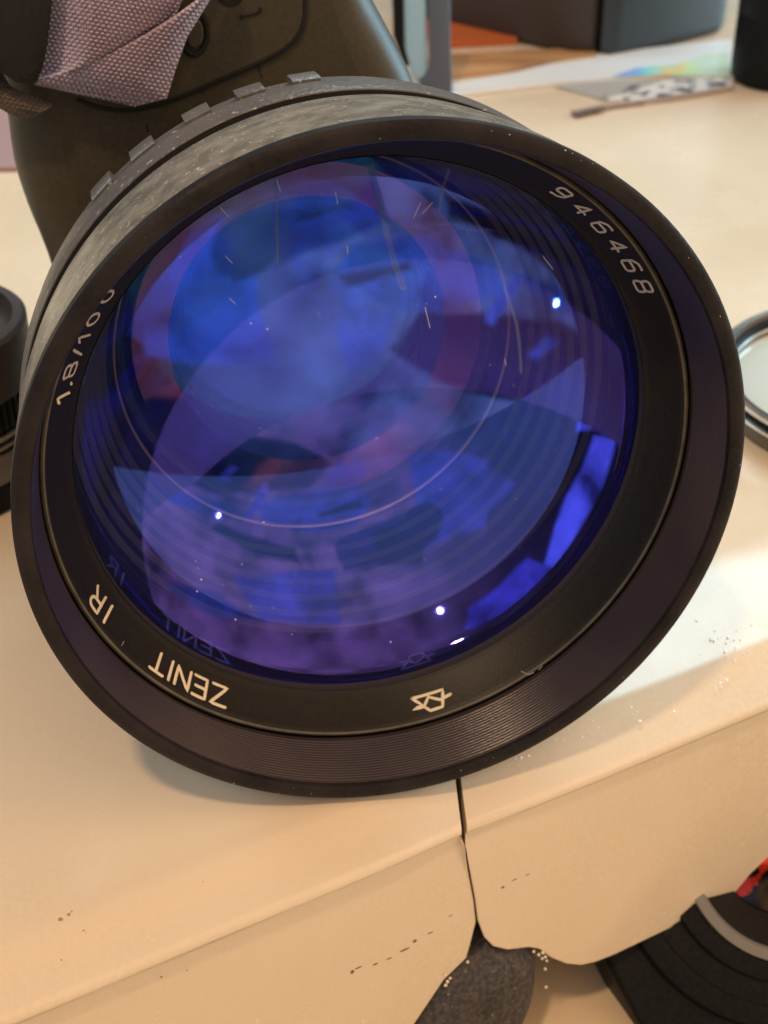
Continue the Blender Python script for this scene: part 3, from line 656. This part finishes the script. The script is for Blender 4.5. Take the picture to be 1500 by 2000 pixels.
# chrome filter ring lying on the right
fc = px(1722, 790, 0); R1 = (px(1400, 790)-fc).length/MM
fr = Matrix.Translation(fc)
fil = empty('filter_ring', 'chrome ring with pale glass lying flat, cut off by the right edge', 'filter', fr)
def fl(pr, name, m): finish(lathe([(R1+r if r > -50 else .001, z) for r, z in pr], 160, fr=fr), name, m, fil, 30)
fl([(-1.5, .3), (-.3, .6), (0, 3.6), (-2.8, 3.6), (-2.8, .3)], 'base_wall', M['brown'])
fl([(.3, 3.6), (.7, 3.8), (.7, 4.3), (.3, 4.5), (-2.6, 4.5), (-2.6, 3.6)], 'lower_rim', M['chrome'])
fl([(-.1, 4.5), (-.1, 5.8), (-2.6, 5.8), (-2.6, 4.5)], 'black_band', M['darkp'])
fl([(.2, 5.8), (.5, 6.1), (.4, 6.8), (-.3, 7.2), (-1.2, 7.1), (-1.3, 5.8)], 'upper_rim', M['chrome'])
fl([(-1.32, 6.9), (-1.5, 5.4), (-2.2, 5.2), (-2.4, 3.4), (-2.6, 3.4), (-2.6, 2.6), (-1.32, 2.6)], 'inner_wall', M['brown'])
fl([(-2.62, 3.0), (-99, 3.6), (-99, 2.0), (-2.62, 2.0)], 'glass_plate', M['glassplate'])

# small black lens standing at the left edge
lc_ = px(-105, 935); rl = (px(70, 935)-lc_).length/MM*1.14
fr = Matrix.Translation(lc_)
sl = empty('small_lens', 'small black lens with ribbed rings standing at the left edge', 'lens', fr)
H = 28
finish(lathe([(rl*.9, .2), (rl*.95, .8), (rl*.95, 5.5), (.001, 5.5), (.001, .2)], 96, fr=fr), 'mount', M['darkp'], sl)
prof = [(rl*.93, 5.5)]
finish(lathe([(rl*.90, 5.6), (rl*.96, 5.9), (rl*.98, 9.0), (rl*.98, 11.4), (.001, 11.4), (.001, 5.6)], 96, fr=fr), 'scale_ring', M['grip'], sl)
for z in (12.2, 13.8): finish(lathe([(rl*.93, z), (rl*.97, z+.2), (rl*.97, z+.5), (rl*.93, z+.7), (rl*.8, z+.35)], 96, fr=fr), 'trim_ring', M['silver'], sl)
finish(lathe([(rl*.92, 11.4), (rl*.92, 15.3), (.001, 15.3), (.001, 11.4)], 96, fr=fr), 'barrel', M['darkp'], sl)
bmr = bmesh.new()
for k in range(72):
    a = 2*pi*k/72
    join(bmr, box(fr @ Vector((rl*.95*MM*cos(a), rl*.95*MM*sin(a), 15.5*MM))-Vector((.00025, .00025, 0)), Vector((.0005, 0, 0)), Vector((0, .0005, 0)), Vector((0, 0, .0052))))
rb = finish(bmr, 'grip_ribs', M['darkp'], sl); tag(rb, None, kind='stuff')
finish(lathe([(rl*.94, 15.3), (rl*.94, 21), (.001, 21), (.001, 15.3)], 96, fr=fr), 'grip_ring', M['darkp'], sl)
finish(lathe([(rl*.97, 21), (rl*1.0, 21.3), (rl*1.0, 31.2), (rl*.96, 31.8), (rl*.88, 31.8), (rl*.86, 29), (.001, 29), (.001, 21)], 96, fr=fr), 'hood', M['brownp'], sl, 30)
q = px(10, 975, .003)
dq = (CAM-lc_); dq.z = 0
t_ = math.atan2(-1, .62)
finish(tube([lc_+Vector((cos(t_)*rl*.985*MM, sin(t_)*rl*.985*MM, zz)) for zz in (.0063, .0088)], .00022, 6), 'engraved_line', M['paint'], sl)

# round black foot in the notch between the slabs
fpz = onfront(955, 1925)
ft = empty('rubber_foot', 'dusty black rounded rubber foot in the gap under the slabs', 'foot', Matrix.Translation(fpz))
bm = bmesh.new(); bmesh.ops.create_uvsphere(bm, u_segments=48, v_segments=24, radius=1)
ol = [onfront(*q) for q in ((1062, 1880), (1058, 1862), (1030, 1853), (985, 1856), (945, 1870), (915, 1876), (875, 1905), (845, 1945), (815, 2000), (790, 2070), (800, 2130), (900, 2140), (980, 2090), (1035, 2010), (1058, 1945))]
bm.free()
ol = smooth_path([p-EN*.004 for p in ol], 4, True)
cc = sum(ol, Vector())/len(ol)
bm = bmesh.new(); rows = []
for i in range(9):
    th = (pi/2)*i/8
    rows.append([bm.verts.new(cc+(p-cc)*(cos(th)**.45 if i < 8 else .02)+EN*(.0052*sin(th))+EN*(.0002*noise.noise(p*900+Vector((i, 0, 0))))) for p in ol])
for A, B in zip(rows, rows[1:]):
    n = len(A)
    for k in range(n): bm.faces.new((A[k], A[(k+1) % n], B[(k+1) % n], B[k]))
bm.faces.new(rows[-1])
bk = [bm.verts.new(p-EN*.008) for p in ol]
for k in range(len(ol)): bm.faces.new((rows[0][k], rows[0][(k+1) % len(ol)], bk[(k+1) % len(ol)], bk[k]))
bm.faces.new(bk)
finish(bm, 'pad', M['stone'], ft, 60)
# dark block behind the notch
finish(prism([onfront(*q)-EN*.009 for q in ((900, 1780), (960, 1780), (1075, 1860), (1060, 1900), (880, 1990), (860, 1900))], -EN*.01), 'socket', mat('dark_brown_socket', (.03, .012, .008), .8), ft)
bm = bmesh.new()
for k, (x, y) in enumerate(((868, 1902), (872, 1914), (868, 1922), (877, 1908), (912, 1876))): join(bm, blob(onfront(x, y)+EN*.0003, .0002, (1.3, 1, 1.6), k, .7))
for k, (x, y) in enumerate(((1040, 1856), (1050, 1862), (1056, 1870), (1063, 1866), (1066, 1874), (1058, 1858), (1062, 1890), (1064, 1925))): join(bm, blob(onfront(x, y)+EN*.0003, .0002, (1.3, 1, 1.6), k+9, .7))
o = finish(bm, 'plastic_shavings', M['crumb'], None); tag(o, 'pale plastic shavings clinging round the top of the rubber foot', 'shavings', kind='stuff')

# black camera below at the lower right, its lens ringed in silver
AN = dirw(.10, .22, .96).normalized()
P0 = px(1340, 1900, ZB-.004)
def onc(x, y, d=0): return pxp(x, y, P0+AN*d, AN)
cmx = empty('compact_camera', 'black camera with a silver ring round its lens, lying below the right slab', 'camera', Matrix.Translation(px(1400, 2050, ZU)))
sh = smooth_path([onc(*q, -.004) for q in ((1190, 1740), (1180, 1868), (1215, 1935), (1255, 2010), (1330, 2150), (1700, 2300), (1900, 1900), (1800, 1560), (1400, 1600))], 1, True)
finish(prism(sh, -AN*.012, .0012, 3), 'body_shell', M['darkp'], cmx, 30)
cc_ = onc(1535, 1660); ux = (onc(1635, 1660)-cc_).normalized(); uy = AN.cross(ux)
FR = Matrix(((ux.x, uy.x, AN.x, cc_.x), (ux.y, uy.y, AN.y, cc_.y), (ux.z, uy.z, AN.z, cc_.z), (0, 0, 0, 1)))
sc = (onc(1635, 1660)-cc_).length/100/MM       # mm per photo pixel
def cl(pr, name, m, sharp=30, mo=None): return finish(lathe([(r*sc, z) for r, z in pr], 128, fr=FR, mats_of=mo), name, m, cmx, sharp)
cl([(330, -4), (325, -2.2), (300, -1.6), (285, -1.6), (285, -4)], 'mount_ring', M['darkp'])
cl([(290, -3.5), (284, -1.4), (255, -1.0), (240, -1.2), (240, -4)], 'outer_tube', M['darkp'])
cl([(246, -2), (240, -.2), (210, .3), (205, .2), (205, -2)], 'inner_tube', M['darkp'])
cl([(205, -1), (204, 1.0), (186, 1.0), (180, .3), (180, -1)], 'silver_ring', M['silver'])
cl([(184, -.2), (120, -3), (115, -5), (184, -5)], 'inner_cone', M['darkp'])
cl([(118, -3.4), (80, -1.9), (40, -1.1), (.01, -.9), (.01, -5), (118, -5)], 'front_glass', mat('glass_red_glints', (.012, .006, .005), .10, metal=.5, flecks=((.45, .03, .015), 110, .57)), 60)  # red flecks in the colour stand for reflections in the dark glass
